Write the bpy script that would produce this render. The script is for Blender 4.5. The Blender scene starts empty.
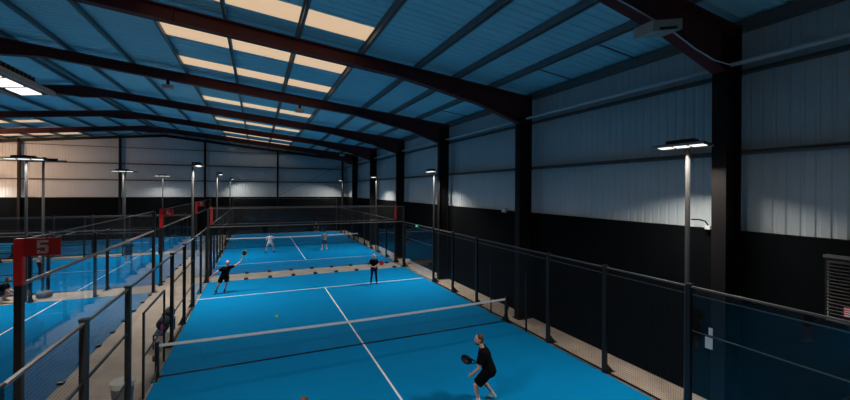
import bpy, bmesh, math, random
from mathutils import Vector as V, Matrix, Euler
random.seed(7)
SC = bpy.context.scene
COL = SC.collection
PI = math.pi

# ------------------------------------------------------------------ materials
MATS = {}
def mat(name, col, rough=.6, metal=0.0, spec=.4, noise=0.0, nscale=6.0, bump=0.0, bscale=60.0, emit=None, estr=1.0):
    m = bpy.data.materials.new(name); m.use_nodes = True
    nt = m.node_tree; b = nt.nodes['Principled BSDF']
    b.inputs['Base Color'].default_value = (*col, 1); b.inputs['Roughness'].default_value = rough
    b.inputs['Metallic'].default_value = metal; b.inputs['Specular IOR Level'].default_value = spec
    tc = nt.nodes.new('ShaderNodeTexCoord')
    if noise:
        n = nt.nodes.new('ShaderNodeTexNoise'); n.inputs['Scale'].default_value = nscale; n.inputs['Detail'].default_value = 5
        nt.links.new(tc.outputs['Object'], n.inputs['Vector'])
        r = nt.nodes.new('ShaderNodeMapRange'); r.inputs[1].default_value = .3; r.inputs[2].default_value = .7
        r.inputs[3].default_value = 1 - noise; r.inputs[4].default_value = 1 + noise
        nt.links.new(n.outputs['Fac'], r.inputs[0])
        mx = nt.nodes.new('ShaderNodeVectorMath'); mx.operation = 'SCALE'; mx.inputs[0].default_value = col
        nt.links.new(r.outputs[0], mx.inputs['Scale']); nt.links.new(mx.outputs[0], b.inputs['Base Color'])
    if bump:
        n2 = nt.nodes.new('ShaderNodeTexNoise'); n2.inputs['Scale'].default_value = bscale
        nt.links.new(tc.outputs['Object'], n2.inputs['Vector'])
        bp = nt.nodes.new('ShaderNodeBump'); bp.inputs['Strength'].default_value = bump; bp.inputs['Distance'].default_value = .01
        nt.links.new(n2.outputs['Fac'], bp.inputs['Height']); nt.links.new(bp.outputs[0], b.inputs['Normal'])
    if emit:
        b.inputs['Emission Color'].default_value = (*emit, 1); b.inputs['Emission Strength'].default_value = estr
    MATS[name] = m
    return m

def glass_mat(name, tint):
    m = bpy.data.materials.new(name); m.use_nodes = True; nt = m.node_tree
    nt.nodes.remove(nt.nodes['Principled BSDF']); out = nt.nodes['Material Output']
    t = nt.nodes.new('ShaderNodeBsdfTransparent'); t.inputs[0].default_value = (*tint, 1)
    g = nt.nodes.new('ShaderNodeBsdfGlossy'); g.inputs['Roughness'].default_value = .02
    f = nt.nodes.new('ShaderNodeFresnel'); f.inputs[0].default_value = 1.52
    ge = nt.nodes.new('ShaderNodeNewGeometry')
    inv = nt.nodes.new('ShaderNodeMath'); inv.operation = 'SUBTRACT'; inv.inputs[0].default_value = 1
    nt.links.new(ge.outputs['Backfacing'], inv.inputs[1])
    mu = nt.nodes.new('ShaderNodeMath'); mu.operation = 'MULTIPLY'
    nt.links.new(f.outputs[0], mu.inputs[0]); nt.links.new(inv.outputs[0], mu.inputs[1])
    mx = nt.nodes.new('ShaderNodeMixShader')
    nt.links.new(mu.outputs[0], mx.inputs[0]); nt.links.new(t.outputs[0], mx.inputs[1]); nt.links.new(g.outputs[0], mx.inputs[2])
    nt.links.new(mx.outputs[0], out.inputs[0]); MATS[name] = m
    return m

def wire_mat(name, col, pitch, wire, rough=.5):
    # woven wire seen as see-through cells: wires along local x and local z
    m = bpy.data.materials.new(name); m.use_nodes = True; nt = m.node_tree
    b = nt.nodes['Principled BSDF']; out = nt.nodes['Material Output']
    b.inputs['Base Color'].default_value = (*col, 1); b.inputs['Roughness'].default_value = rough
    tc = nt.nodes.new('ShaderNodeTexCoord'); sp = nt.nodes.new('ShaderNodeSeparateXYZ')
    nt.links.new(tc.outputs['Object'], sp.inputs[0])
    fl = []
    for ax in ('X', 'Z'):
        d = nt.nodes.new('ShaderNodeMath'); d.operation = 'DIVIDE'; d.inputs[1].default_value = pitch
        nt.links.new(sp.outputs[ax], d.inputs[0])
        fr = nt.nodes.new('ShaderNodeMath'); fr.operation = 'FRACT'; nt.links.new(d.outputs[0], fr.inputs[0])
        lt = nt.nodes.new('ShaderNodeMath'); lt.operation = 'LESS_THAN'; lt.inputs[1].default_value = wire / pitch
        nt.links.new(fr.outputs[0], lt.inputs[0]); fl.append(lt)
    mxm = nt.nodes.new('ShaderNodeMath'); mxm.operation = 'MAXIMUM'
    nt.links.new(fl[0].outputs[0], mxm.inputs[0]); nt.links.new(fl[1].outputs[0], mxm.inputs[1])
    t = nt.nodes.new('ShaderNodeBsdfTransparent'); mx = nt.nodes.new('ShaderNodeMixShader')
    nt.links.new(mxm.outputs[0], mx.inputs[0]); nt.links.new(t.outputs[0], mx.inputs[1]); nt.links.new(b.outputs[0], mx.inputs[2])
    nt.links.new(mx.outputs[0], out.inputs[0]); MATS[name] = m
    return m

concrete = mat('concrete', (.44, .355, .28), .75, noise=.16, nscale=1.3, bump=.15)
turf = mat('blue turf', (.0012, .20, .455), .9, spec=.03, noise=.05, nscale=.6, bump=.2, bscale=300)
linew = mat('white line', (.75, .77, .78), .8, noise=.05)
black_board = mat('black boarding', (.003, .0038, .0045), .8, spec=.06, noise=.2, nscale=2)
clad = mat('white cladding', (.52, .57, .59), .5, noise=.05, nscale=.7)
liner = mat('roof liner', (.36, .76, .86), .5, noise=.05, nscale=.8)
redox = mat('red oxide steel', (.11, .015, .015), .55, noise=.2, nscale=2)
darksteel = mat('dark steel', (.008, .0065, .0065), .6, spec=.2, noise=.15, nscale=2)
galv = mat('purlin steel', (.20, .22, .23), .5, metal=.0, noise=.1)
girtm = mat('girt steel', (.14, .125, .12), .55, noise=.1)
blackm = mat('black powder coat', (.010, .010, .011), .42, noise=.1)
railm = mat('grey rail', (.10, .098, .095), .5, metal=.2)
railbright = mat('pale rail', (.27, .22, .18), .45, metal=.2)
conduit = mat('conduit', (.62, .64, .66), .4)
redp = mat('red sign paint', (.75, .02, .02), .45)
reds = mat('red sign panel', (.42, .014, .014), .5)
whitep = mat('white paint', (.75, .75, .73), .5)
greyp = mat('grey pole paint', (.28, .28, .28), .4, metal=.2)
polep = mat('pole steel', (.075, .075, .075), .4, metal=.3)
glass = glass_mat('toughened glass', (.93, .955, .97))
mesh_m = wire_mat('welded mesh', (.012, .012, .013), .058, .0055)
net_m = wire_mat('net cord', (.008, .009, .012), .031, .0032, .9)
ledm = mat('led panel', (.9, .9, .9), .3, emit=(1, .96, .90), estr=1.5)
rooflm = mat('rooflight sheet', (.6, .55, .45), .4, noise=.05, emit=(.66, .44, .25), estr=1.0)
greenm = mat('exit green', (.02, .4, .12), .4, emit=(.05, .9, .35), estr=1.5)
boxm = mat('box grey white', (.42, .41, .39), .5)
papers = mat('paper', (.62, .64, .66), .7)
ventm = mat('vent metal', (.010, .010, .010), .45, metal=.3)
skin = mat('skin', (.52, .27, .19), .5, noise=.04)
skinpink = mat('skin pink', (.56, .30, .23), .5, noise=.04)
cblack = mat('black cloth', (.0042, .0042, .0055), .9, spec=.05, noise=.2, nscale=12)
cnavy = mat('navy cloth', (.008, .014, .05), .8, spec=.2, noise=.2, nscale=12)
cwhite = mat('white cloth', (.62, .58, .56), .85, noise=.06, nscale=12)
cgrey = mat('grey cloth', (.17, .18, .20), .85, noise=.1, nscale=12)
cteal = mat('dark teal cloth', (.015, .05, .08), .85, noise=.1, nscale=12)
hbrown = mat('brown hair', (.07, .035, .022), .7, noise=.25, nscale=40)
hgrey = mat('blonde hair', (.55, .47, .36), .7, noise=.2, nscale=40)
hdark = mat('dark hair', (.012, .010, .009), .7, noise=.2, nscale=40)
shoegreen = mat('shoe pale green', (.30, .42, .36), .6)
shoewhite = mat('shoe white', (.62, .62, .62), .6)
shoedark = mat('shoe dark', (.02, .025, .05), .6)
eyem = mat('eye', (.015, .012, .01), .3)
lipm = mat('lips', (.35, .12, .10), .5)
rk_black = mat('racket black', (.012, .013, .016), .35)
rk_red = mat('racket red', (.55, .03, .03), .4)
rk_green = mat('racket green', (.16, .34, .10), .4)
gripm = mat('racket grip', (.05, .05, .055), .8)
ballm = mat('ball felt', (.42, .62, .12), .9)
pinkm = mat('pink plastic', (.75, .03, .20), .5)
bagm = mat('bag cloth', (.012, .012, .014), .8, noise=.3, nscale=9)
baggrey = mat('grey bag cloth', (.16, .19, .22), .8, noise=.3, nscale=9)
binm = mat('bin grey', (.13, .13, .13), .5)
linerm = mat('bin liner', (.55, .54, .52), .5)

# ------------------------------------------------------------------ mesh helpers
class MB:
    def __init__(s): s.bm = bmesh.new()
    def box(s, x0, x1, y0, y1, z0, z1):
        vs = [s.bm.verts.new((x, y, z)) for x in (x0, x1) for y in (y0, y1) for z in (z0, z1)]
        for f in ((0, 1, 3, 2), (4, 6, 7, 5), (0, 4, 5, 1), (2, 3, 7, 6), (0, 2, 6, 4), (1, 5, 7, 3)):
            s.bm.faces.new([vs[i] for i in f])
        return s
    def cbox(s, c, d):
        return s.box(c[0]-d[0]/2, c[0]+d[0]/2, c[1]-d[1]/2, c[1]+d[1]/2, c[2]-d[2]/2, c[2]+d[2]/2)
    def prism(s, pts, axis, a0, a1):
        # polygon given in the two axes other than `axis`
        def mk(p, a):
            return {'x': (a, p[0], p[1]), 'y': (p[0], a, p[1]), 'z': (p[0], p[1], a)}[axis]
        A = [s.bm.verts.new(mk(p, a0)) for p in pts]; B = [s.bm.verts.new(mk(p, a1)) for p in pts]
        n = len(pts)
        s.bm.faces.new(A); s.bm.faces.new(B[::-1])
        for i in range(n): s.bm.faces.new([A[i], B[i], B[(i+1) % n], A[(i+1) % n]])
        return s
    def loft(s, pts, rad, xdir=(1, 0, 0), n=12, cap=.5):
        pts = [V(p) for p in pts]; xdir = V(xdir); rings = []
        N = len(pts)
        rad = [r if isinstance(r, tuple) else (r, r) for r in rad]
        for i, p in enumerate(pts):
            t = (pts[min(i+1, N-1)] - pts[max(i-1, 0)]).normalized()
            u = xdir - t*xdir.dot(t)
            if u.length < 1e-3: u = t.orthogonal()
            u.normalize(); v = t.cross(u)
            rings.append([s.bm.verts.new(p + u*rad[i][0]*math.cos(2*PI*k/n) + v*rad[i][1]*math.sin(2*PI*k/n)) for k in range(n)])
        for a, b in zip(rings, rings[1:]):
            for k in range(n): s.bm.faces.new([a[k], a[(k+1) % n], b[(k+1) % n], b[k]])
        for ring, p, q, r in ((rings[0], pts[0], pts[1], rad[0]), (rings[-1], pts[-1], pts[-2], rad[-1])):
            if cap <= 0:
                s.bm.faces.new(ring); continue
            d = (p-q).normalized(); h = min(r)*cap
            mid = [s.bm.verts.new(p + (vv.co-p)*.72 + d*h*.7) for vv in ring]
            for k in range(n): s.bm.faces.new([ring[k], ring[(k+1) % n], mid[(k+1) % n], mid[k]])
            c = s.bm.verts.new(p + d*h)
            for k in range(n): s.bm.faces.new([mid[k], mid[(k+1) % n], c])
        return s
    def tube(s, pts, r, n=8): return s.loft(pts, [r]*len(pts), (0.31, .77, .55), n, 0)
    def ell(s, c, r, M=None, nu=14, nv=9):
        T = Matrix.Translation(V(c)) @ ((M.to_4x4()) if M else Matrix.Identity(4)) @ Matrix.Diagonal((r[0], r[1], r[2], 1))
        bmesh.ops.create_uvsphere(s.bm, u_segments=nu, v_segments=nv, radius=1, matrix=T)
        return s
    def build(s, name, m, parent=None, loc=(0, 0, 0), rz=0, smooth=False, bevel=0, kind=None):
        bmesh.ops.recalc_face_normals(s.bm, faces=s.bm.faces)
        me = bpy.data.meshes.new(name); s.bm.to_mesh(me); s.bm.free()
        me.materials.append(m)
        if smooth: me.polygons.foreach_set('use_smooth', [True]*len(me.polygons))
        o = bpy.data.objects.new(name, me); COL.objects.link(o); o.location = loc; o.rotation_euler = (0, 0, rz)
        if parent: o.parent = parent
        if bevel:
            b = o.modifiers.new('bevel', 'BEVEL'); b.width = bevel; b.segments = 2; b.limit_method = 'ANGLE'
        if kind: o['kind'] = kind
        return o

def tag(o, label, cat, group=None):
    o['label'] = label; o['category'] = cat
    if group: o['group'] = group
    return o
def thing(name, label, cat, loc=(0, 0, 0), rz=0, group=None):
    o = bpy.data.objects.new(name, None); COL.objects.link(o); o.empty_display_size = .2
    o.location = loc; o.rotation_euler = (0, 0, rz)
    return tag(o, label, cat, group)
def copy_tree(o, parent=None):
    c = o.copy(); COL.objects.link(c)
    if parent: c.parent = parent
    for ch in o.children: copy_tree(ch, c)
    return c
def struct(o): o['kind'] = 'structure'; return o

# ------------------------------------------------------------------ building shell
WX, YB, YF = 7.25, 36.0, -21.8           # right wall, back wall, front wall
RX, RZ, EZ = -12.4, 11.2, 9.27           # ridge, eave
LX = 2*RX - WX
SL = (RZ-EZ)/(WX-RX)
def zroof(x): return RZ - abs(x-RX)*SL
# floor slab
struct(MB().box(LX, WX, YF, YB, -.2, 0).build('floor', concrete))

def corrugated(along, a0, a1, fn, pitch=.24, depth=.018):
    # profile running along one axis; fn(a, d) -> list of points down the sheet
    bm = bmesh.new(); cols = []
    a = a0
    while a < a1 - 1e-6:
        for da, d in ((0, 0), (.62, 0), (.72, 1), (.90, 1)):
            x = a + da*pitch
            if x <= a1: cols.append((x, d*depth))
        a += pitch
    cols.append((a1, 0))
    prev = None
    for x, d in cols:
        vs = [bm.verts.new(p) for p in fn(x, d)]
        if prev:
            for i in range(len(vs)-1): bm.faces.new([prev[i], vs[i], vs[i+1], prev[i+1]])
        prev = vs
    mb = MB.__new__(MB); mb.bm = bm
    return mb
BL = 4.3   # top of black boarding
struct(corrugated('y', YF, YB, lambda y, d: [(WX+d, y, BL-.1), (WX+d, y, EZ)]).build('wall_right', clad))
struct(corrugated('x', LX, WX, lambda x, d: [(x, YB+d, BL-.1), (x, YB+d, zroof(x))]).build('wall_back', clad))
struct(corrugated('y', YF, YB, lambda y, d: [(LX-d, y, 0), (LX-d, y, EZ)], pitch=.54).build('wall_left', clad))
struct(corrugated('x', LX, WX, lambda x, d: [(x, YF-d, 0), (x, YF-d, zroof(x))], pitch=.54).build('wall_front', clad))
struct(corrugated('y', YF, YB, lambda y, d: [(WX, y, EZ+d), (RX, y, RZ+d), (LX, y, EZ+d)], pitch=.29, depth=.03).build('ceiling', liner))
struct(MB().box(7.06, WX+.04, YF, YB, 0, BL).build('wall_right_boarding', black_board))
struct(MB().box(LX, 7.06, 35.85, YB+.04, 0, BL).build('wall_back_boarding', black_board))
struct(MB().box(LX-.04, LX+.15, YF, 35.85, 0, BL).build('wall_left_boarding', black_board))

FY = [-21.6, -14.64, -7.27] + [.12+7.37*k for k in range(5)]     # portal frames
def column_mb(s=1):
    m = MB()
    m.box(6.4, 6.425, -.15, .15, 0, 8.2); m.box(6.425, 6.975, -.012, .012, 0, 8.9); m.box(6.975, 7.0, -.15, .15, 0, 9.1)
    m.box(6.34, 7.04, -.2, .2, 0, .025)
    m.box(6.425, 6.975, -.14, .14, 7.93, 7.96)
    return m
def rafter_mb():
    # right slope rafter with a tapered haunch, I section
    m = MB()
    top = [(6.98, zroof(6.98)-.22), (RX, zroof(RX)-.22)]
    bot = [(6.42, 7.95), (4.55, 8.55), (2.2, 9.02), (1.2, zroof(1.2)-.66), (RX+1.3, zroof(RX+1.3)-.64), (RX, zroof(RX)-.86)]
    m.prism(bot + [top[1], top[0], (6.98, 7.95)], 'y', -.012, .012)
    for p, q in zip(bot, bot[1:]): m.prism([p, q, (q[0], q[1]+.03), (p[0], p[1]+.03)], 'y', -.14, .14)
    m.prism([top[0], top[1], (top[1][0], top[1][1]-.03), (top[0][0], top[0][1]-.03)], 'y', -.14, .14)
    for x in (1.2, -5.5): m.box(x-.01, x+.01, -.13, .13, zroof(x)-.64, zroof(x)-.24)
    return m
c0 = struct(column_mb().build('steel_column', darksteel)); r0 = struct(rafter_mb().build('steel_rafter', redox))
cl = struct(column_mb().build('steel_column', darksteel)); rl = struct(rafter_mb().build('steel_rafter', redox))
cl.location.x = 2*RX; 
for o in (cl, rl):
    for v in o.data.vertices: v.co.x = (2*RX - v.co.x) if o is rl else (-v.co.x)
    o.data.flip_normals()
cl.location = (2*RX, 0, 0)
for i, y in enumerate(FY):
    for o in (c0, r0, cl, rl):
        k = o if i == 0 else o.copy()
        if i: COL.objects.link(k)
        k.location.y = y
# purlins and girts
PX = [5.2, 3.58, 1.98, -.1, -2.15, -4.2, -6.25, -8.3, -10.35]
def purlin(x):
    m = MB(); z = zroof(x)
    m.box(x-.012, x+.012, YF, YB, z-.22, z-.012); m.box(x-.07, x+.012, YF, YB, z-.035, z-.012); m.box(x-.012, x+.07, YF, YB, z-.22, z-.20)
    return struct(m.build('purlin', galv))
for x in PX: purlin(x); purlin(2*RX-x)
for x in (RX-.22, RX+.22): purlin(x)
for x in (7.12, 2*RX-7.12):
    struct(MB().box(x-.10, x+.10, YF, YB, 8.98, EZ-.03).build('eaves_beam', girtm))
for z in (6.17, 8.03):
    struct(MB().box(7.02, 7.22, YF, YB, z-.03, z+.03).box(7.02, 7.045, YF, YB, z-.09, z).build('wall_girt', girtm))
for z in (6.1, 7.78):
    struct(MB().box(LX+.1, 7.0, 35.78, 35.97, z-.03, z+.03).box(LX+.1, 7.0, 35.78, 35.80, z-.10, z).build('wall_girt', girtm))
zg = 9.42
struct(MB().box(LX+.5, 6.2, 35.78, 35.97, zg-.03, zg+.03).build('wall_girt', girtm))
for x in (-31, -23.85, -16.17, -8.6, -1.1, 6.55):
    struct(MB().box(x-.10, x+.10, 35.55, 35.57, 0, zroof(x)-.2).box(x-.01, x+.01, 35.57, 35.76, 0, zroof(x)-.2).box(x-.10, x+.10, 35.76, 35.78, 0, zroof(x)-.2).build('gable_column', darksteel))
for sgn in (1, -1):
    a, b = (6.6, RX) if sgn == 1 else (2*RX-6.6, RX)
    m = MB(); m.prism([(a, zroof(a)-.50), (b, zroof(b)-.50), (b, zroof(b)-.24), (a, zroof(a)-.24)], 'y', 35.55, 35.75)
    struct(m.build('gable_rafter', darksteel))
# bracing and sag rods
struct(MB().tube([(-.9, 35.5, 4.5), (6.2, 35.5, 8.2)], .03).build('brace_rod', galv))
for i in range(len(FY)-1):
    for f in (.34, .67):
        ym = FY[i] + (FY[i+1]-FY[i])*f
        struct(MB().tube([(5.2, ym, zroof(5.2)-.12), (7.05, ym, 9.14)], .022).build('sag_rod', girtm))
struct(MB().tube([(RX+.3, 29.2, zroof(RX+.3)-.3), (-8.6, 35.5, zroof(-8.6)-.3)], .03).build('brace_rod', galv))
# eaves pipe along the right wall
pipe = MB().tube([(6.86, YF+.1, 8.20), (6.86, 35.4, 8.20)], .05, 10).build('eaves_pipe', conduit, smooth=True)
tag(pipe, 'long pale pipe running under the eaves of the right hand wall', 'pipe')
# rooflights
first = None
for i in range(len(FY)):
    y0 = 7.17*(i-3)
    for off in (2.12, 5.5):
        for side in (1, -1):
            m = MB()
            def pt(x, d): return (x, zroof(x)-d)
            for a, b in ((-6.22, -4.24), (-4.14, -2.19), (-2.09, -.06)):
                xa, xb = (a, b) if side == 1 else (2*RX-a, 2*RX-b)
                m.prism([pt(xa, .002), pt(xb, .002), pt(xb, .010), pt(xa, .010)], 'y', y0+off, y0+off+1.05)
            if y0+off+1.05 < YB: struct(m.build('rooflight', rooflm))

# ------------------------------------------------------------------ courts
def court(name, x0, x1, y0, y1, along, lines_at, half):
    t = struct(MB().box(x0, x1, y0, y1, 0, .015).build(name, turf))
    def ln(nm, a0, a1, b0, b1): MB().box(a0, a1, b0, b1, .0155, .018).build(nm, linew, t)
    if along == 'y':
        yc = lines_at; xm = (x0+x1)/2
        for s in (-1, 1): ln('service_line', x0, x1, yc+s*half-.03, yc+s*half+.03)
        ln('center_line', xm-.03, xm+.03, yc-half, yc+half)
    else:
        xc = lines_at; ym = (y0+y1)/2
        for s in (-1, 1): ln('service_line', xc+s*half-.03, xc+s*half+.03, y0, y1)
        ln('center_line', xc-half, xc+half, ym-.03, ym+.03)
    return t
HW = 5.8
court('court_turf', -HW, HW, -11.6, 11.6, 'y', 0, 8.06)
court('court_turf', -HW, HW, 13.4, 35.4, 'y', 24.4, 7.8)
LC = [(-1.3, 10.35), (12.1, 23.35), (25.0, 35.5)]
XL = -8.05
for a, b in LC: court('court_turf', XL-23.2, XL, a, b, 'x', XL-11.6, 8.06)

# nets
def net(label, loc, rz, half, group):
    t = thing('padel_net', label, 'net', loc, rz, group)
    H, HC = .93, .87
    N = 24
    def top(x): return HC + (H-HC)*abs(x/half)**1.4
    bm = MB()
    for i in range(N):
        a, b = -half+.06 + (2*half-.12)*i/N, -half+.06 + (2*half-.12)*(i+1)/N
        vs = [bm.bm.verts.new(p) for p in ((a, 0, .02), (b, 0, .02), (b, 0, top(b)-.05), (a, 0, top(a)-.05))]
        bm.bm.faces.new(vs)
    bmesh.ops.remove_doubles(bm.bm, verts=bm.bm.verts, dist=1e-4)
    bm.build('net_mesh', net_m, t)
    tp = MB()
    for i in range(N):
        a, b = -half + 2*half*i/N, -half + 2*half*(i+1)/N
        tp.prism([(a, top(a)-.075), (b, top(b)-.075), (b, top(b)), (a, top(a))], 'y', -.008, .008)
    tp.build('tape', linew, t)
    MB().box(-half+.05, half-.05, -.006, .006, .016, .05).build('bottom_cord', blackm, t)
    for s in (-1, 1):
        p = MB().box(s*half-.045, s*half+.045, -.05, .05, 0, 1.0).box(s*half-.09, s*half+.09, -.28, .28, 0, .02)
        p.prism([(-.25, .02), (-.05, .02), (-.05, .35)], 'x', s*half-.01, s*half+.01)
        p.prism([(.25, .02), (.05, .02), (.05, .35)], 'x', s*half-.01, s*half+.01)
        po = p.build('post', blackm, t)
        MB().cbox((s*(half+.07), 0, .55), (.06, .10, .14)).build('winder', railm, po)
    return t
NG = 'padel nets'
net('padel net with white tape across the nearest blue court', (0, 0, 0), 0, 5.8, NG)
net('padel net across the second blue court, beyond the beige strip', (0, 24.4, 0), 0, 5.8, NG)
net('padel net across the far side court by the back wall at the left', (XL-11.6, 30.25, 0), PI/2, 5.25, NG)
net('padel net across the side court beside the number 4 post', (XL-11.6, 17.725, 0), PI/2, 5.62, NG)

# fences ------------------------------------------------------------
def plane_x(m, x0, x1, z0, z1, y=0):
    vs = [m.bm.verts.new(p) for p in ((x0, y, z0), (x1, y, z0), (x1, y, z1), (x0, y, z1))]
    m.bm.faces.new(vs); return m
def side_fence(label, loc, rz, L, posts, thin, glass_z, group, gate=None, out=-1, upper=False, H=3.05, foot=.34, mids=True):
    """local x runs along the fence; out = side (local y) on which the feet stand"""
    t = thing('side_fence', label, 'fence', loc, rz, group)
    for x in posts:
        p = MB().box(x-.055, x+.055, -.05, .05, 0, H+.02).box(x-.065, x+.065, -.06, .06, H+.02, H+.05)
        p.box(x-.09, x+.09, min(0, out*foot), max(0, out*foot), 0, .018)
        p.prism([(out*.05, .018), (out*(foot-.02), .018), (out*.05, .30)], 'x', x-.008, x+.008)
        p.build('post', blackm, t)
    for x in thin:
        MB().box(x-.025, x+.025, -.025, .025, 0, 2.15).build('gate_post', blackm, t)
    MB().box(posts[0], posts[-1], -.025, .025, H-.04, H).build('top_rail', railm, t)
    if upper: MB().box(posts[0], posts[-1], -.010, .010, H-.20, H-.18).build('upper_rail', railm, t)
    if gate:
        MB().box(gate[0], gate[1], -.022, .022, 2.11, 2.15).build('gate_rail', blackm, t)
    for a, b in zip(posts, posts[1:]):
        mid = (a+b)/2
        isg = any(g0 <= mid <= g1 for g0, g1 in glass_z)
        if isg:
            MB().box(a+.06, b-.06, -.006, .006, .03, H-.05).build('glass_panel', glass, t)
            MB().box(a+.06, b-.06, -.010, .010, 2.02, 2.04).build('glass_joint', railm, t)
        else:
            gaps = []
            if gate and a-.01 <= gate[0] and gate[1] <= b+.01: gaps = [(gate[0], gate[1])]
            if gaps:
                m = MB(); plane_x(m, a+.06, b-.06, 2.15, H-.05); m.build('mesh_panel', mesh_m, t)
                m = MB(); plane_x(m, gate[0], gate[1], .05, 2.11); m.build('gate_mesh', mesh_m, t)
                if mids: MB().box(gate[0], gate[1], -.02, .02, 1.02, 1.05).build('mid_rail', blackm, t)
            else:
                m = MB(); plane_x(m, a+.06, b-.06, .05, H-.05); m.build('mesh_panel', mesh_m, t)
                for z in ((.06, 1.03, 2.08) if mids else (.06,)): MB().box(a+.05, b-.05, -.018, .018, z-.018, z+.018).build('mid_rail', blackm, t)
    return t
P1 = [-11.6, -6.96, -4.64, -2.32, 2.32, 4.64, 6.96, 11.6]
sh = -.33
PLf = [-11.6, -6.96, -4.66, -2.36, 2.3, 4.62, 6.94, 9.28, 11.6]
sf = side_fence('black mesh side fence with glass ends along the right of the nearest court', (HW+.06, 0, 0), PI/2, 23.2, P1, [-1.16, 1.16],
           [(-11.7, -6.9), (6.9, 11.7)], 'court side fences', out=-1, upper=True, mids=False)
side_fence('black mesh side fence between the nearest court and the beige walkway', (-HW-.06, 0, 0), PI/2, 23.2, PLf, [-1.12, 1.16],
           [(-11.7, -6.9), (6.9, 11.7)], 'court side fences', gate=(-1.12, 1.16), out=1, foot=.2)
P2 = [13.4 + 2.2*k for k in range(11)]
P2r = P2[:5] + P2[6:]
side_fence('black side fence along the right of the second court, by the dark boarded wall', (HW+.06, 0, 0), PI/2, 22, P2r, [], [(13, 17.9), (31, 35.5)], 'court side fences', out=-1, mids=False)
side_fence('black side fence along the left of the second court, by the far walkway', (-HW-.06, 0, 0), PI/2, 22, P2r, [], [(13, 17.9), (31, 35.5)], 'court side fences', out=1)
PS = [2.32*k for k in range(11)]
PSs = PS[:5] + PS[6:]
for y, lb, o in ((LC[0][1]+.06, 'black side fence of the court behind the number 5 sign', -1), (LC[1][0]-.06, 'black side fence of the number 4 court, on the near side', 1),
              (LC[1][1]+.06, 'black side fence closing the far side of the number 4 court', -1), (LC[2][0]-.06, 'black side fence on the near side of the number 3 court', 1)):
    side_fence(lb, (XL, y, 0), PI, 23.2, PSs, [], [(-1, 4.7), (18.5, 24)], 'side court fences', out=o)

def digit(d, parent, w, h, th, x0, z0, y):
    """raised numeral built of bars, facing local -y"""
    s = h*.17
    def bar(m, a, b, c, e): m.box(x0+a*w, x0+b*w, y-th, y, z0+c*h, z0+e*h)
    m = MB(); k = s/w; q = s/h
    if d == '5':
        bar(m, 0, 1, 1-q, 1); bar(m, 0, k, .5-q/2, 1-q); bar(m, k, 1-k*.3, .5-q/2+.06, .5+q/2+.06); bar(m, 1-k, 1, q*.7, .5+q*.3); bar(m, 0, 1-k*.3, 0, q); bar(m, 0, k, q, q*1.6)
    elif d == '4':
        m.prism([(x0+.55*w, z0+h), (x0+.55*w-s*1.1, z0+h), (x0, z0+.26*h+s), (x0, z0+.26*h), (x0+s*.6, z0+.26*h)], 'y', y-th, y)
        bar(m, 0, 1, .22, .22+q); bar(m, .62, .62+k, 0, .62)
    else:
        bar(m, 0, 1-k*.3, 1-q, 1); bar(m, 1-k, 1, .55, 1-q*.7); bar(m, .3, 1-k*.3, .5-q/2, .5+q/2); bar(m, 1-k, 1, q*.7, .45); bar(m, 0, 1-k*.3, 0, q)
    m.build('numeral', whitep_sign, parent)
whitep_sign = mat('numeral grey', (.42, .40, .42), .6)

def end_wall(label, loc, rz, L, group, red=(False, False), postw=.10, H=3.05, HT=4.12, number=None, rail=railm, railt=.04, npan=5, nbr=9, cs=1.0):
    """glass back wall with mesh above; local x from 0 to L"""
    t = thing('end_wall', label, 'glass wall', loc, rz, group)
    h = postw/2
    for i, x in enumerate((0, L)):
        p = MB().box(x-h, x+h, -h, h, 0, HT).box(x-.14, x+.14, -.14, .14, 0, .018).build('corner_post', blackm, t)
        if red[i]:
            MB().box(x-h-.006, x+h+.006, -h-.006, h+.006, H+.03, HT+.03).build('red_sleeve', redp, p)
    w = L/npan
    for i in range(npan):
        MB().box(i*w+(h if i == 0 else .006), (i+1)*w-(h if i == npan-1 else .006), -.006, .006, .03, H).build('glass_panel', glass, t)
    m = MB(); plane_x(m, h, L-h, H+railt, HT-.03); m.build('mesh_panel', mesh_m, t)
    MB().box(h, L-h, -.03, .03, H, H+railt).build('glass_rail', rail, t)
    MB().box(h, L-h, -.018, .018, HT-.03, HT).build('top_rail', railm, t)
    for i in range(nbr):
        x = L*(i+.5)/nbr
        MB().box(x-.10*cs, x+.10*cs, -.11*cs, .11*cs, 0, .10*cs).build('foot_clamp', blackm, t)
    return t
EG = 'glass end walls of the courts'
end_wall('glass end wall behind the nearest court, in front of the beige strip', (-HW-.0, 11.66, 0), 0, 2*HW, EG)
end_wall('glass end wall of the second court with red-topped posts', (-HW, 13.34, 0), 0, 2*HW, EG, red=(True, True))
end_wall('glass end wall farthest away, close to the back boarding', (-HW, 35.46, 0), 0, 2*HW, EG)
for (a, b), lb in zip(LC, ('glass end wall beside the walkway, under the number 5 sign', 'glass end wall beside the walkway, beyond the number 4 post', 'glass end wall beside the walkway, under the number 3 sign')):
    end_wall(lb, (XL, a-.06, 0), PI/2, b-a+.12, EG, red=(True, False), postw=.13, H=3.06, HT=4.08, rail=railbright, railt=.07, cs=.65)
for (a, b), d in zip(LC, '543'):
    w = {'5': .62, '4': .50, '3': .50}[d]
    s = thing('court_number_sign', {'5': 'red sign with the number 5 on the nearest red-topped post', '4': 'red sign with the number 4, on the middle red-topped post',
                                    '3': 'small red sign with the number 3 beside a lamp post'}[d], 'sign', (XL+.075, a-.06, 3.71), 0, 'court number signs')
    MB().box(0, w, -.015, .015, 0, .40).build('panel', reds, s, bevel=.004)
    digit(d, s, .19, .29, .008, w*.5-.09, .055, -.015)

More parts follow.
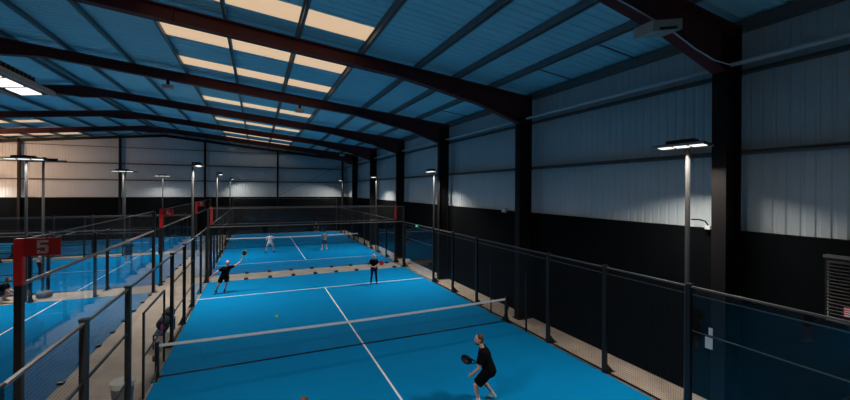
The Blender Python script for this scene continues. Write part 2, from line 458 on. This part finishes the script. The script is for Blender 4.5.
# notices on the right glass, a notice pair
n1 = tag(MB().box(HW-.002+.045, HW+.05, -7.47, -7.32, 1.75, 2.0).build('paper_notice', papers), 'white paper notice on the right glass panel, the lower and larger of two', 'notice', 'paper notices on glass')
n2 = tag(MB().box(HW-.002+.045, HW+.05, -7.47, -7.39, 2.06, 2.22).build('paper_notice', papers), 'small white paper notice on the right glass, above the larger one', 'notice', 'paper notices on glass')

# ------------------------------------------------------------------ lamps
LIGHT_W = 275.0
LDATA = {}
def lamp_data(L, power):
    if (L, power) not in LDATA:
        ld = bpy.data.lights.new('lamp_light', 'AREA'); ld.shape = 'RECTANGLE'; ld.size = L*.26; ld.size_y = .11
        ld.energy = LIGHT_W*power/3; ld.color = (1, .93, .84); ld.spread = math.radians(145); LDATA[(L, power)] = ld
    return LDATA[(L, power)]
def lamp(label, x, y, rz, h=6.22, L=1.15, arm=.24, power=1.0, polem=polep, group='court floodlight poles'):
    """head's long axis is local x, leans out over local +y"""
    t = thing('floodlight_pole', label, 'floodlight', (x, y, 0), rz, group)
    MB().loft([(0, 0, 0), (0, 0, h)], [.055, .05], n=12, cap=0).box(-.10, .10, -.10, .10, 0, .02).build('pole', polem, t, smooth=False)
    MB().box(-.035, .035, -.03, arm, h+.20, h+.235).box(-.035, .035, -.035, .035, h-.05, h+.235).build('bracket', blackm, t)
    th = math.radians(8)
    hd = MB().box(-L/2, L/2, -.17, .17, .0, .05).box(-L*.28, L*.28, -.10, .10, .05, .15)
    for k in range(9): hd.box(-L*.26+k*L*.065-.006, -L*.26+k*L*.065+.006, -.13, .13, .05, .13)
    ho = hd.build('lamp_head', blackm, t, (0, arm, h+.055)); ho.rotation_euler = (th, 0, 0)
    for k in (-1, 0, 1):
        MB().box(k*L*.32-L*.13, k*L*.32+L*.13, -.085, .085, -.008, -.001).build('led_panel', ledm, ho)
        lo = bpy.data.objects.new('lamp_light', lamp_data(L, power)); COL.objects.link(lo); lo.parent = t
        lo.location = (k*L*.32, arm, h+.008); lo.rotation_euler = (math.radians(19), 0, 0)
    MB().box(-L/2-.01, L/2+.01, .15, .185, -.015, .035).box(-L/2-.01, L/2+.01, -.185, -.15, -.015, .035).build('rim', greyp, ho)
    return t
for y, lb in ((-6.80, 'floodlight pole nearest the camera on the right, three bright panels'), (7.35, 'floodlight pole second along the right wall, past the first steel column'),
              (19.0, 'floodlight pole third along the right wall, beside the second court'), (33.2, 'floodlight pole farthest along the right wall, near the back wall')):
    lamp(lb, 6.05, y, PI/2, power=.6 if y > 30 else (.78 if y < 0 else 1.0))
for y, lb in ((-7.35, 'floodlight cut by the top left corner, very bright underside'), (7.95, 'floodlight pole beside the number 3 sign on the left of the nearest court'),
              (19.6, 'floodlight pole on the left of the second court, middle of three in a line'), (34.4, 'floodlight pole on the left of the second court, farthest of three in a line')):
    lamp(lb, -6.05, y, -PI/2, arm=.42 if y < 0 else .24, power=.25 if y > 30 else 1.0)
for x, y, rz, lb in ((-12.93, 10.64, PI, 'grey floodlight pole behind the number 5 sign, lit panels facing the camera'), (-12.72, 11.6, 0, 'thin dark floodlight pole right behind the grey one at far left'),
                     (-12.75, 23.6, PI, 'floodlight pole before the dark gable column, lit panels facing the camera'), (-12.8, 24.25, 0, 'dark floodlight pole behind the lit one near the gable column'),
                     (-12.35, 34.9, PI, 'floodlight pole against the back wall with a pool of light on the cladding')):
    lamp(lb, x, y, rz, h=6.45, L=1.45, power=.4 if y > 30 else .8)
for x, y, rz, lb in ((-26, 10.55, PI, 'floodlight pole far out on the side court beyond the left frame edge'), (-26, 11.6, 0, 'floodlight pole out on the number 4 court beyond the left frame edge'),
                     (-26, 23.6, PI, 'floodlight pole at the far side of the number 4 court beyond the frame'), (-26, 34.9, PI, 'floodlight pole in the far left corner of the hall')):
    lamp(lb, x, y, rz, h=6.45, L=1.45)

# added warm lamps, out of view, put in to warm the back wall's left
for x, y in ((-27.5, 19.5), (-30, 25)):
    t = thing('added_warm_lamp', 'added warm fill lamp, out of view under the left roof slope' + (', the nearer one' if y < 20 else ', the one closer to the back wall'), 'lamp', (x, y, 8.3), 0, 'added warm fill lamps')
    MB().loft([(0, 0, 0), (0, 0, .2), (0, 0, .35)], [.32, .22, .10], n=20, cap=0).build('shade', blackm, t)
    MB().loft([(0, 0, .33), (0, 0, zroof(x)-8.3-.23)], [.012, .012], n=6, cap=0).build('rod', blackm, t)
    MB().loft([(0, 0, -.03), (0, 0, -.005)], [.28, .30], n=20, cap=0).build('lens', ledm, t)
    ld = bpy.data.lights.new('lamp_light', 'AREA'); ld.shape = 'DISK'; ld.size = .6; ld.energy = 330; ld.color = (1, .58, .34); ld.spread = math.radians(75)
    lo = bpy.data.objects.new('lamp_light', ld); COL.objects.link(lo); lo.parent = t
    lo.location = (0, .1, -.06); lo.rotation_euler = (math.radians(82), 0, math.radians(-14))

# ------------------------------------------------------------------ small building fittings
t = thing('rafter_unit', 'pale grey box unit hung from the nearest rafter at upper right', 'wall unit', (3.84, -7.60, 8.36), 0)
MB().prism([(-.46, -.18), (.40, .02), (.40, .24), (-.46, .04)], 'y', -.20, .20).build('body', boxm, t, bevel=.02)
MB().prism([(-.27, -.115), (.22, .0), (.22, .05), (-.27, -.065)], 'y', -.215, -.19).build('grille', blackm, t)
pts = [(2.0, -7.45, 8.98), (3.2, -7.45, 8.78), (4.3, -7.45, 8.56), (5.2, -7.45, 8.27), (5.9, -7.45, 8.12), (6.5, -7.45, 8.10), (6.86, -7.45, 8.16)]
tag(MB().tube(pts, .016, 6).build('rafter_cable', conduit), 'pale cable drooping along the nearest rafter to the eaves pipe', 'cable')
for x, y, lb in ((-1.4, 7.2, 'small white sensor box under the second rafter, near the rooflights'), (-6.9, 7.2, 'small white sensor box under the rafter, left of the rooflights'), (3.7, 21.9, 'small pale sensor box under a far rafter near the right columns')):
    t = thing('sensor_box', lb, 'sensor', (x, y, zroof(x)-1.0 if x < 1 else 8.35), 0, 'sensor boxes under rafters')
    MB().cbox((0, 0, .0), (.42, .26, .16)).build('housing', boxm, t, bevel=.02)
    MB().box(-.06, .06, -.03, .03, .08, .36).build('bracket', blackm, t)
    MB().cbox((0, 0, -.09), (.30, .16, .03)).build('lens', conduit, t)
t = thing('louvre_vent', 'dark louvred vent box on the boarded wall at the right edge', 'vent', (7.06, -9.5, 2.7))
MB().box(-.14, 0, -.62, .62, 0, 1.28).build('casing', ventm, t)
MB().box(-.17, 0, -.64, .64, 1.25, 1.30).build('top_trim', railm, t)
lv = MB()
for k in range(18): lv.prism([(-.14, .05+k*.066), (-.185, .03+k*.066), (-.185, .045+k*.066), (-.14, .085+k*.066)], 'y', -.58, .58)
lv.build('louvres', mat('louvre grey', (.013, .013, .013), .4, metal=.3), t)
lb_ = MB().box(-.19, -.186, .18, .34, .17, .36).build('label', mat('label red', (.45, .05, .06), .6), t)
ls = MB()
for k in range(4): ls.box(-.1925, -.19, .19, .33, .19+k*.042, .207+k*.042)
ls.build('label_stripes', papers, lb_)
t = thing('exit_light', 'small green glowing exit light on the dark wall past the glass', 'exit light', (6.98, 12.2, 2.62))
MB().box(0, .08, -.16, .16, 0, .16).build('housing', boxm, t)
MB().box(-.006, 0, -.14, .14, .02, .14).build('face', greenm, t)
t = thing('junction_box', 'small pale junction box at the top of the black boarding', 'junction box', (7.06, 1.85, 4.22))
MB().box(-.09, 0, -.16, .16, 0, .2).build('housing', boxm, t, bevel=.01)
MB().box(-.10, -.09, -.13, .13, .03, .17).build('cover', conduit, t)
t = thing('wall_spur', 'bent conduit with a small white fitting beside the nearest steel column', 'fitting', (7.06, -6.6, 4.38))
MB().tube([(-.03, .30, .12), (-.05, .1, .13), (-.06, -.05, .10), (-.06, -.12, .0)], .02).build('conduit', blackm, t)
MB().cbox((-.06, -.12, -.05), (.10, .12, .09)).build('fitting_head', conduit, t)

# ------------------------------------------------------------------ people
def remesh(mb, name, m, parent, vox, smooth=3, loc=(0, 0, 0)):
    bmesh.ops.recalc_face_normals(mb.bm, faces=mb.bm.faces)
    me = bpy.data.meshes.new('tmp'); mb.bm.to_mesh(me); mb.bm.free()
    o = bpy.data.objects.new('tmp', me); COL.objects.link(o)
    r = o.modifiers.new('r', 'REMESH'); r.mode = 'VOXEL'; r.voxel_size = vox
    if smooth:
        s = o.modifiers.new('s', 'SMOOTH'); s.factor = .5; s.iterations = smooth
    dg = bpy.context.evaluated_depsgraph_get(); dg.update()
    nm = bpy.data.meshes.new_from_object(o.evaluated_get(dg), depsgraph=dg)
    bpy.data.objects.remove(o); bpy.data.meshes.remove(me)
    nm.name = name; nm.materials.clear(); nm.materials.append(m)
    nm.polygons.foreach_set('use_smooth', [True]*len(nm.polygons))
    p = bpy.data.objects.new(name, nm); COL.objects.link(p); p.parent = parent
    return p

def add_hand(mb, wrist, d, n, curl, side):
    """d: wrist to knuckles, n: palm normal, side: +1/-1 thumb side along s"""
    d = V(d).normalized(); n = V(n); n = (n - d*n.dot(d)).normalized(); s = d.cross(n)
    w = V(wrist)
    mb.loft([w - d*.02, w + d*.03, w + d*.065, w + d*.09], [(.026, .02), (.037, .017), (.041, .016), (.038, .014)], s, 10)
    for k, ln in enumerate((.062, .072, .068, .052)):
        p = w + d*.085 + s*side*(.030-.020*k); pts = [p - d*.02, p]
        ang = 0
        for j, (fr, be) in enumerate(((.42, .5), (.33, 1.1), (.25, .8))):
            ang += curl*be
            p = p + (d*math.cos(ang) + n*math.sin(ang))*ln*fr*1.25; pts.append(p)
        mb.loft(pts, [.0095, .0095, .009, .0085, .0075], s, 6)
    b = w + d*.02 + s*side*.03
    p1 = b + (d*.5 + s*side*.6 + n*.4).normalized()*.035
    p2 = p1 + (d*.75 + s*side*(.3-.5*curl) + n*(.35+.5*curl)).normalized()*.032
    p3 = p2 + (d*.8 + s*side*(.1-.7*curl) + n*(.3+.5*curl)).normalized()*.026
    mb.loft([b, p1, p2, p3], [.014, .0125, .011, .009], s, 6)

def person(label, loc, heading, J, top, bottom, shoes, hair, skinm=skin, trousers=False, sleeve=.62, group=None, vox=.011, face=0.0, look=-.1,
           handL=None, handR=None, longhair=False, beard=False, bald=False, socks=True, shorts_len=.72, bulk=1.0, hs=1.0):
    """J: joints in metres, x = the person's right, y = forward, z = up. heading: direction the body faces (radians, world angle of +y)"""
    t = thing('person', label, 'person', (loc[0], loc[1], loc[2] if len(loc) > 2 else .016), heading - PI/2, group)
    J = {k: V(v) for k, v in J.items()}
    pel, nk, hd = J['pelvis'], J['neck'], J['head']
    sx = (J['shR'] - J['shL']).normalized(); hx = (J['hipR'] - J['hipL']).normalized()
    up = (nk - pel).normalized()
    def tor(k): return pel.lerp(nk, k)
    def sxm(k): return hx.lerp(sx, k).normalized()
    b = MB()
    xa = hx.lerp(sx, .6).normalized()
    b.loft([pel - up*.07, pel + up*.02, tor(.35), tor(.68), tor(.88), tor(.99)], [(.13, .095), (.155, .105), (.135*bulk, .092*bulk), (.160*bulk, .108*bulk), (.150*bulk, .085*bulk), (.065, .06)], xa, 16)
    hdir = (hd - nk).normalized()
    b.loft([nk - hdir*.03, nk.lerp(hd, .55)], [.058, .052], xa, 10)
    # head frame
    fy = V((math.sin(-face), math.cos(face), 0)); fy = V((fy.x, fy.y, look)).normalized()
    fx = fy.cross(V((0, 0, 1))).normalized(); fz = fx.cross(fy)
    fx, fy, fz = fx*hs, fy*hs, fz*hs
    M = Matrix((fx, fy, fz)).transposed()
    def H(x, y, z): return hd + fx*x + fy*y + fz*z
    b.ell(hd + fz*.025, (.076, .094, .092), M); b.ell(H(0, .022, -.045), (.056, .066, .070), M)
    b.loft([H(0, .085, .025), H(0, .108, -.012), H(0, .090, -.020)], [.009, .014, .010], fx, 8)
    for s in (-1, 1): b.ell(H(s*.078, -.008, -.002), (.010, .018, .030), M, 8, 6)
    for S in ('L', 'R'):
        sh, el, ha = J['sh'+S], J['el'+S], J['ha'+S]
        b.loft([tor(.86), sh, sh.lerp(el, .35), el, el.lerp(ha, .3), ha], [.07, .060, .050, .041, .043, .027], (0, 0, 1), 10)
        hp, kn, an = J['hip'+S], J['kn'+S], J['an'+S]
        b.loft([hp + up*.02, hp.lerp(kn, .35), kn, kn.lerp(an, .32), kn.lerp(an, .75), an], [.088, .080, .056, .058, .040, .037], (1, 0, 0), 12)
        td = V(J.get('toe'+S, (0, 1, 0))).normalized()
        b.loft([an - td*.045 + V((0, 0, -.045)), an + td*.05 + V((0, 0, -.045)), an + td*.13 + V((0, 0, -.058))], [(.032, .032), (.04, .03), (.036, .02)], (td.y, -td.x, 0), 10)
        hs = handL if S == 'L' else handR
        fd = (ha - el).normalized()
        if hs is None: d, n, c = fd, ((-sx if S == 'R' else sx)), .35
        else: d, n, c = hs
        dd = V(d).normalized(); nn = V(n); s_ = dd.cross((nn - dd*nn.dot(dd)).normalized())
        fwd = V((0, 1, .3)); sg = 1 if s_.dot(fwd) > 0 else -1
        add_hand(b, ha, d, n, c, sg)
    body = remesh(b, 'body', skinm, t, vox, 2)
    # shirt
    c = MB(); e = .017
    c.loft([pel - up*.02, pel + up*.06, tor(.35), tor(.68), tor(.88), tor(.98)], [(.16*bulk+e, .115*bulk+e), (.152*bulk+e, .11*bulk+e), (.140*bulk+e, .098*bulk+e), (.164*bulk+e, .112*bulk+e), (.150*bulk+e, .09*bulk+e), (.075, .07)], xa, 16)
    for S in ('L', 'R'):
        sh, el = J['sh'+S], J['el'+S]
        c.loft([tor(.84), sh, sh.lerp(el, sleeve*.5), sh.lerp(el, sleeve)], [.08*bulk, .076*bulk, .07*bulk, .066*bulk], (0, 0, 1), 12, cap=.1)
    remesh(c, 'shirt', top, t, vox*1.2, 3)
    c = MB()
    c.loft([pel - up*.10, pel, pel + up*.07], [(.14*bulk+e, .11*bulk+e), (.158*bulk+e, .112*bulk+e), (.148*bulk+e, .105*bulk+e)], xa, 16)
    for S in ('L', 'R'):
        hp, kn, an = J['hip'+S], J['kn'+S], J['an'+S]
        if trousers: c.loft([hp + up*.03, hp.lerp(kn, .35), kn, kn.lerp(an, .35), an + (kn-an)*.08], [.098, .090, .064, .064, .046], (1, 0, 0), 12, cap=.1)
        else: c.loft([hp + up*.03, hp.lerp(kn, .35), hp.lerp(kn, shorts_len)], [.105*bulk, .102*bulk, .094*bulk], (1, 0, 0), 12, cap=.1)
    remesh(c, 'trousers' if trousers else 'shorts', bottom, t, vox*1.2, 3)
    for S in ('L', 'R'):
        an, kn = J['an'+S], J['kn'+S]; td = V(J.get('toe'+S, (0, 1, 0))).normalized()
        c = MB(); c.loft([an - td*.06 + V((0, 0, -.045)), an + V((0, 0, -.03)), an + td*.07 + V((0, 0, -.045)), an + td*.17 + V((0, 0, -.06))], [(.037, .040), (.045, .055), (.050, .038), (.042, .025)], (td.y, -td.x, 0), 10)
        remesh(c, 'shoe', shoes, t, vox, 2)
        if socks and not trousers:
            MB().loft([an - V((0, 0, .01)), an.lerp(kn, .22)], [.043, .047], (1, 0, 0), 12, cap=.1).build('sock', cwhite if shoes is not shoedark else cblack, t, smooth=True)
    if not bald:
        c = MB(); c.ell(H(0, -.022, .045), (.083, .088, .085), M); c.ell(H(0, -.045, .0), (.075, .060, .085), M)
        if longhair:
            c.ell(H(0, -.05, -.06), (.082, .055, .09), M); c.ell(H(.065, -.01, -.03), (.022, .045, .075), M); c.ell(H(-.065, -.01, -.03), (.022, .045, .075), M)
        remesh(c, 'hair', hair, t, vox*.8, 2)
    for s in (-1, 1): MB().ell(H(s*.031, .088, .012), (.011, .007, .008), M, 8, 6).build('eye', eyem, t, smooth=True)
    MB().ell(H(0, .080, -.060), (.022, .008, .006), M, 8, 6).build('mouth', lipm, t, smooth=True)
    if beard: remesh(MB().ell(H(0, .035, -.072), (.055, .062, .045), M), 'beard', hair, t, vox*.8, 2)
    return t

def racket(label, pos, axis, facedir, facem, rimm=rk_black, group='padel rackets'):
    """pos = middle of the grip; axis = grip to head; facedir = normal of the face (world)"""
    axis = V(axis).normalized(); f = V(facedir); f = (f - axis*f.dot(axis)).normalized(); s = axis.cross(f)
    t = thing('padel_racket', label, 'racket', pos, 0, group)
    M = Matrix((s, f, axis)).transposed().to_4x4(); t.matrix_world = Matrix.Translation(V(pos)) @ M
    def out(k, g=0): # teardrop outline in (s, axis)
        a = 2*PI*k/28; r = .13+g
        x = r*math.sin(a); z = .325 + (.145+g)*-math.cos(a)
        if z < .27: x *= .80 + .2*(z-.18)/.09
        return (x, z)
    m = MB(); m.prism([out(k, -.012) for k in range(28)], 'y', -.017, .017); m.build('face', facem, t)
    m = MB()
    A = [out(k) for k in range(28)]; Bq = [out(k, -.014) for k in range(28)]
    for k in range(28):
        q = (k+1) % 28; m.prism([A[k], A[q], Bq[q], Bq[k]], 'y', -.02, .02)
    for s_ in (-1, 1): m.prism([(s_*.012, .06), (s_*.020, .06), (s_*.085, .215), (s_*.068, .215)], 'y', -.016, .016)
    m.build('frame', rimm, t)
    MB().loft([(0, 0, -.09), (0, 0, .07)], [(.017, .014), (.016, .013)], n=10, cap=.3).build('grip', gripm, t, smooth=True)
    return t

def w2(loc, heading, p):
    c, s = math.cos(heading - PI/2), math.sin(heading - PI/2)
    return V((loc[0] + c*p[0] - s*p[1], loc[1] + s*p[0] + c*p[1], p[2] + .016))
def d2(heading, p):
    c, s = math.cos(heading - PI/2), math.sin(heading - PI/2)
    return V((c*p[0] - s*p[1], s*p[0] + c*p[1], p[2]))

# near player, seen from behind his left side, crouched forward
hA = math.atan2(.62, -.78); lA = (1.84, -4.60)
JA = dict(pelvis=(0, -.10, .83), neck=(-.01, .07, 1.33), head=(-.02, .145, 1.53), shL=(-.22, .06, 1.25), shR=(.21, .08, 1.25),
          elL=(-.29, .12, .95), haL=(-.22, .28, .76), elR=(.25, .08, 1.0), haR=(.07, .13, .94),
          hipL=(-.10, -.09, .80), hipR=(.10, -.10, .80), knL=(-.17, .21, .47), anL=(-.17, .13, .09), knR=(.20, .08, .44), anR=(.22, -.20, .11),
          toeL=(-.2, 1, 0), toeR=(.3, 1, -.2))
rax = d2(hA, (-.30, .80, .30)).normalized(); raxL = V((-.30, .80, .30)).normalized()
person('player in black t-shirt and shorts crouching with a dark racket, nearest on the blue court', lA, hA, JA, cblack, cblack, shoegreen, hbrown, skinpink, vox=.009, face=.25, beard=True,
       look=-.05, handR=(V((-.8, .25, .1)), V((.2, .6, -.7)), 1.05), sleeve=.7, shorts_len=.85, bulk=1.32, hs=1.13)
gp = V((.07-.045, .13+.0, .94-.02))
racket('dark padel racket held by the crouching player near the camera', w2(lA, hA, gp + raxL*.03), rax, (-.15, -.35, .92), rk_black)

# far left player, arms spread, facing the camera
hB = math.atan2(-1, .12); lB = (-4.78, 8.85)
JB = dict(pelvis=(0, 0, .85), neck=(-.10, .06, 1.33), head=(-.13, .13, 1.52), shL=(-.29, .07, 1.28), shR=(.09, .05, 1.24),
          elL=(-.52, .12, 1.38), haL=(-.75, .14, 1.56), elR=(.34, .05, 1.10), haR=(.56, .06, .93),
          hipL=(-.10, 0, .82), hipR=(.10, 0, .82), knL=(-.10, .08, .46), anL=(.0, -.05, .09), knR=(.26, .06, .46), anR=(.38, -.06, .09), toeL=(-.1, 1, 0), toeR=(.3, 1, 0))
person('player in black, arms spread wide, swinging a racket left of the court centre', lB, hB, JB, cblack, cblack, shoedark, hbrown, skinpink, face=.1, bald=True, bulk=1.15,
       handL=(V((-.4, .2, .9)), V((.3, .9, .2)), 1.0), vox=.012)
racket('dark padel racket with a green edge raised by the player with spread arms', w2(lB, hB, (-.80, .17, 1.64)), d2(hB, (-.25, .1, .95)), d2(hB, (.5, 1, .1)), rk_black, rk_green)

# woman at the service line
hC = math.atan2(-1, -.15); lC = (2.62, 7.82)
JC = dict(pelvis=(0, 0, .88), neck=(0, .02, 1.36), head=(.01, .06, 1.54), shL=(-.17, .02, 1.29), shR=(.17, .02, 1.29),
          elL=(-.26, .06, 1.03), haL=(-.12, .27, 1.06), elR=(.25, .05, 1.02), haR=(.04, .27, .98),
          hipL=(-.09, 0, .86), hipR=(.09, 0, .86), knL=(-.12, .03, .46), anL=(-.16, -.02, .09), knR=(.12, .03, .46), anR=(.15, -.02, .09), toeL=(-.2, 1, 0), toeR=(.2, 1, 0))
person('person with pale blonde hair, black top and dark leggings standing at the service line', lC, hC, JC, cblack, cnavy, shoedark, hgrey, skinpink, trousers=True, longhair=True, vox=.012,
       handL=(V((.8, .4, -.1)), V((.2, .3, -.9)), 1.0))
racket('red padel racket held at waist height by the blonde person', w2(lC, hC, (-.10, .30, 1.09)), d2(hC, (-.60, .35, .30)), d2(hC, (.55, 1, .2)), rk_red, rk_red)

# players of the second court
JS = dict(pelvis=(0, 0, .86), neck=(0, .05, 1.36), head=(0, .09, 1.55), shL=(-.19, .04, 1.29), shR=(.19, .04, 1.29),
          elL=(-.27, .06, 1.02), haL=(-.17, .27, .98), elR=(.27, .06, 1.02), haR=(.17, .27, .98),
          hipL=(-.10, 0, .83), hipR=(.10, 0, .83), knL=(-.24, .06, .45), anL=(-.32, -.02, .09), knR=(.24, .06, .45), anR=(.32, -.02, .09), toeL=(-.3, 1, 0), toeR=(.3, 1, 0))
person('player in white shirt and white shorts on the second court, legs apart', (-2.33, 20.9), PI/2, JS, cwhite, cwhite, shoedark, hdark, skin, vox=.013)
JT = dict(JS); JT.update(knL=(-.16, .08, .46), anL=(-.24, .02, .09), knR=(.14, .02, .45), anR=(.16, -.10, .09))
person('player in grey shirt, dark shorts and white shoes on the second court', (2.02, 20.85), PI/2 + .3, JT, cgrey, cteal, shoewhite, hdark, skin, vox=.013)
person('player in black beyond the net of the second court', (3.0, 33.1), -PI/2, {k: ((v[0], v[1]+(.12 if k[:2] == 'kn' else 0), v[2]*.80) if k[:2] not in ('an', 'to') else v) for k, v in JT.items()}, cblack, cblack, shoedark, hdark, skin, vox=.014)

# people around the side courts
JU = dict(JS); JU.update(knL=(-.10, .03, .46), anL=(-.11, 0, .09), knR=(.12, .03, .46), anR=(.13, 0, .09), haL=(-.26, .12, .80), haR=(.26, .12, .80))
person('person in white top and dark trousers standing beyond the number 5 sign', (-14.92, 16.85), 0.3, JU, cwhite, cblack, shoedark, hdark, skin, trousers=True, vox=.014)
person('person in dark clothes standing on the side court beside the walkway glass', (-11.45, 19.9), -PI/2, JU, cteal, cnavy, shoewhite, hdark, skin, vox=.014)
JV = dict(pelvis=(0, -.15, .42), neck=(0, .10, .82), head=(0, .20, .99), shL=(-.18, .09, .76), shR=(.18, .09, .76),
          elL=(-.24, .20, .50), haL=(-.14, .38, .34), elR=(.24, .22, .50), haR=(.12, .38, .32),
          hipL=(-.10, -.14, .40), hipR=(.10, -.14, .40), knL=(-.20, .24, .47), anL=(-.18, .02, .09), knR=(.20, .22, .45), anR=(.18, -.02, .09), toeL=(-.2, 1, 0), toeR=(.2, 1, 0))
person('person in dark clothes crouching low behind the number 5 post', (-13.9, 11.05, 0.0), 0.15, JV, cblack, cnavy, shoewhite, hbrown, skin, vox=.013)
# player at the bottom edge, only the crown of the head in frame
person('person at the bottom edge of the picture, only brown hair showing', (-2.56, -5.86), PI/2, JU, cblack, cblack, shoewhite, hbrown, skin, vox=.012)

# ball in flight
tag(MB().ell((0, 0, 0), (.04, .04, .04)).build('padel_ball', ballm, loc=(-2.8, -1.5, 1.78), smooth=True), 'yellow-green ball in flight above the blue court near the net', 'ball')

# bench with bags by the left net post
t = thing('bench', 'low black bench on the walkway beside the left net post', 'bench', (-6.22, 3.2, 0))
MB().box(-.16, .16, -.95, .95, .42, .46).build('seat', blackm, t, bevel=.006)
for y in (-.9, .9):
    for x in (-.14, .14): MB().box(x-.02, x+.02, y-.02, y+.02, 0, .42).build('leg', blackm, t)
for i, (y, l, h, lb) in enumerate(((-.35, .62, .36, 'black sports bag on the bench beside the left net post, nearer one'), (.48, .70, .42, 'black sports bag on the bench, the one farther from the net post'))):
    b = thing('sports_bag', lb, 'bag', (-6.22, 3.3+y, .462), 0, 'black sports bags on the bench')
    m = MB(); m.loft([(0, -l/2, h*.5), (0, -l*.35, h*.5), (0, l*.35, h*.5), (0, l/2, h*.5)], [(.13, h*.40), (.17, h*.5), (.17, h*.5), (.13, h*.40)], (1, 0, 0), 14, .3)
    m.build('body', bagm, b, smooth=True)
    MB().tube([(.06, -.14, h*.92), (.05, -.09, h*1.12), (.05, .09, h*1.12), (.06, .14, h*.92)], .012).build('handle', blackm, b)
pk = thing('drinks_bottle', 'bright pink bottle standing on the end of the black bench', 'bottle', (-6.12, 2.36, .462))
MB().loft([(0, 0, 0), (0, 0, .26), (0, 0, .31)], [.06, .06, .035], n=12, cap=.0).build('body', pinkm, pk, smooth=False)
MB().loft([(0, 0, .31), (0, 0, .35)], [.03, .028], n=10, cap=.2).build('cap', blackm, pk)
# bin
bn = thing('litter_bin', 'grey round bin with a pale liner on the walkway by the left fence', 'bin', (-6.22, -1.33, 0))
MB().loft([(0, 0, 0), (0, 0, .60)], [.19, .23], n=20, cap=0).build('body', binm, bn, smooth=False)
m = MB(); m.loft([(0, 0, .50), (0, 0, .63), (0, 0, .64)], [.235, .25, .20], n=20, cap=0); m.build('liner', linerm, bn)
# grey bag by the crouching person and a pale bag in the far right corner
for loc, lb, mm in (((-12.5, 11.2, 0), 'grey sports bag on the beige strip beside the crouching person', baggrey), ((6.4, 12.5, 0), 'small pale bag at the far right corner of the nearest court', linerm)):
    b = thing('holdall', lb, 'bag', loc, .3)
    MB().loft([(-.26, 0, .16), (-.18, 0, .17), (.18, 0, .17), (.26, 0, .16)], [(.12, .13), (.15, .17), (.15, .17), (.12, .13)], (0, 1, 0), 14, .3).build('body', mm, b, smooth=True)
    MB().tube([(-.12, .05, .31), (-.08, .05, .42), (.08, .05, .42), (.12, .05, .31)], .012).build('handle', blackm, b)

# ------------------------------------------------------------------ world, camera, view
w = bpy.data.worlds.new('World'); SC.world = w; w.use_nodes = True
w.node_tree.nodes['Background'].inputs[0].default_value = (.02, .03, .05, 1); w.node_tree.nodes['Background'].inputs[1].default_value = .3
cam = bpy.data.cameras.new('Camera'); co = bpy.data.objects.new('Camera', cam); COL.objects.link(co)
S = 1.16; F = 379.6; YAW = .416; ROLL = .006; CY = 189.9
cam.sensor_fit = 'HORIZONTAL'; cam.sensor_width = 36; cam.lens = F/850*36
cam.shift_y = (CY-200)/850; cam.clip_end = 200; cam.clip_start = .05
fw = V((math.sin(YAW), math.cos(YAW), 0)); rt0 = V((math.cos(YAW), -math.sin(YAW), 0)); up0 = V((0, 0, 1))
rt = rt0*math.cos(ROLL) + up0*math.sin(ROLL); up = -rt0*math.sin(ROLL) + up0*math.cos(ROLL)
M = Matrix((rt, up, -fw)).transposed().to_4x4(); M.translation = (-2.848*S, -10.80*S, 4.505*S)
co.matrix_world = M
SC.camera = co
SC.view_settings.view_transform = 'Standard'; SC.view_settings.look = 'None'; SC.view_settings.gamma = 1
SC.view_settings.exposure = 0
SC.cycles.transparent_max_bounces = 40
SC.cycles.max_bounces = 10; SC.cycles.diffuse_bounces = 5
SC.cycles.sample_clamp_indirect = 4
SC.cycles.use_denoising = True
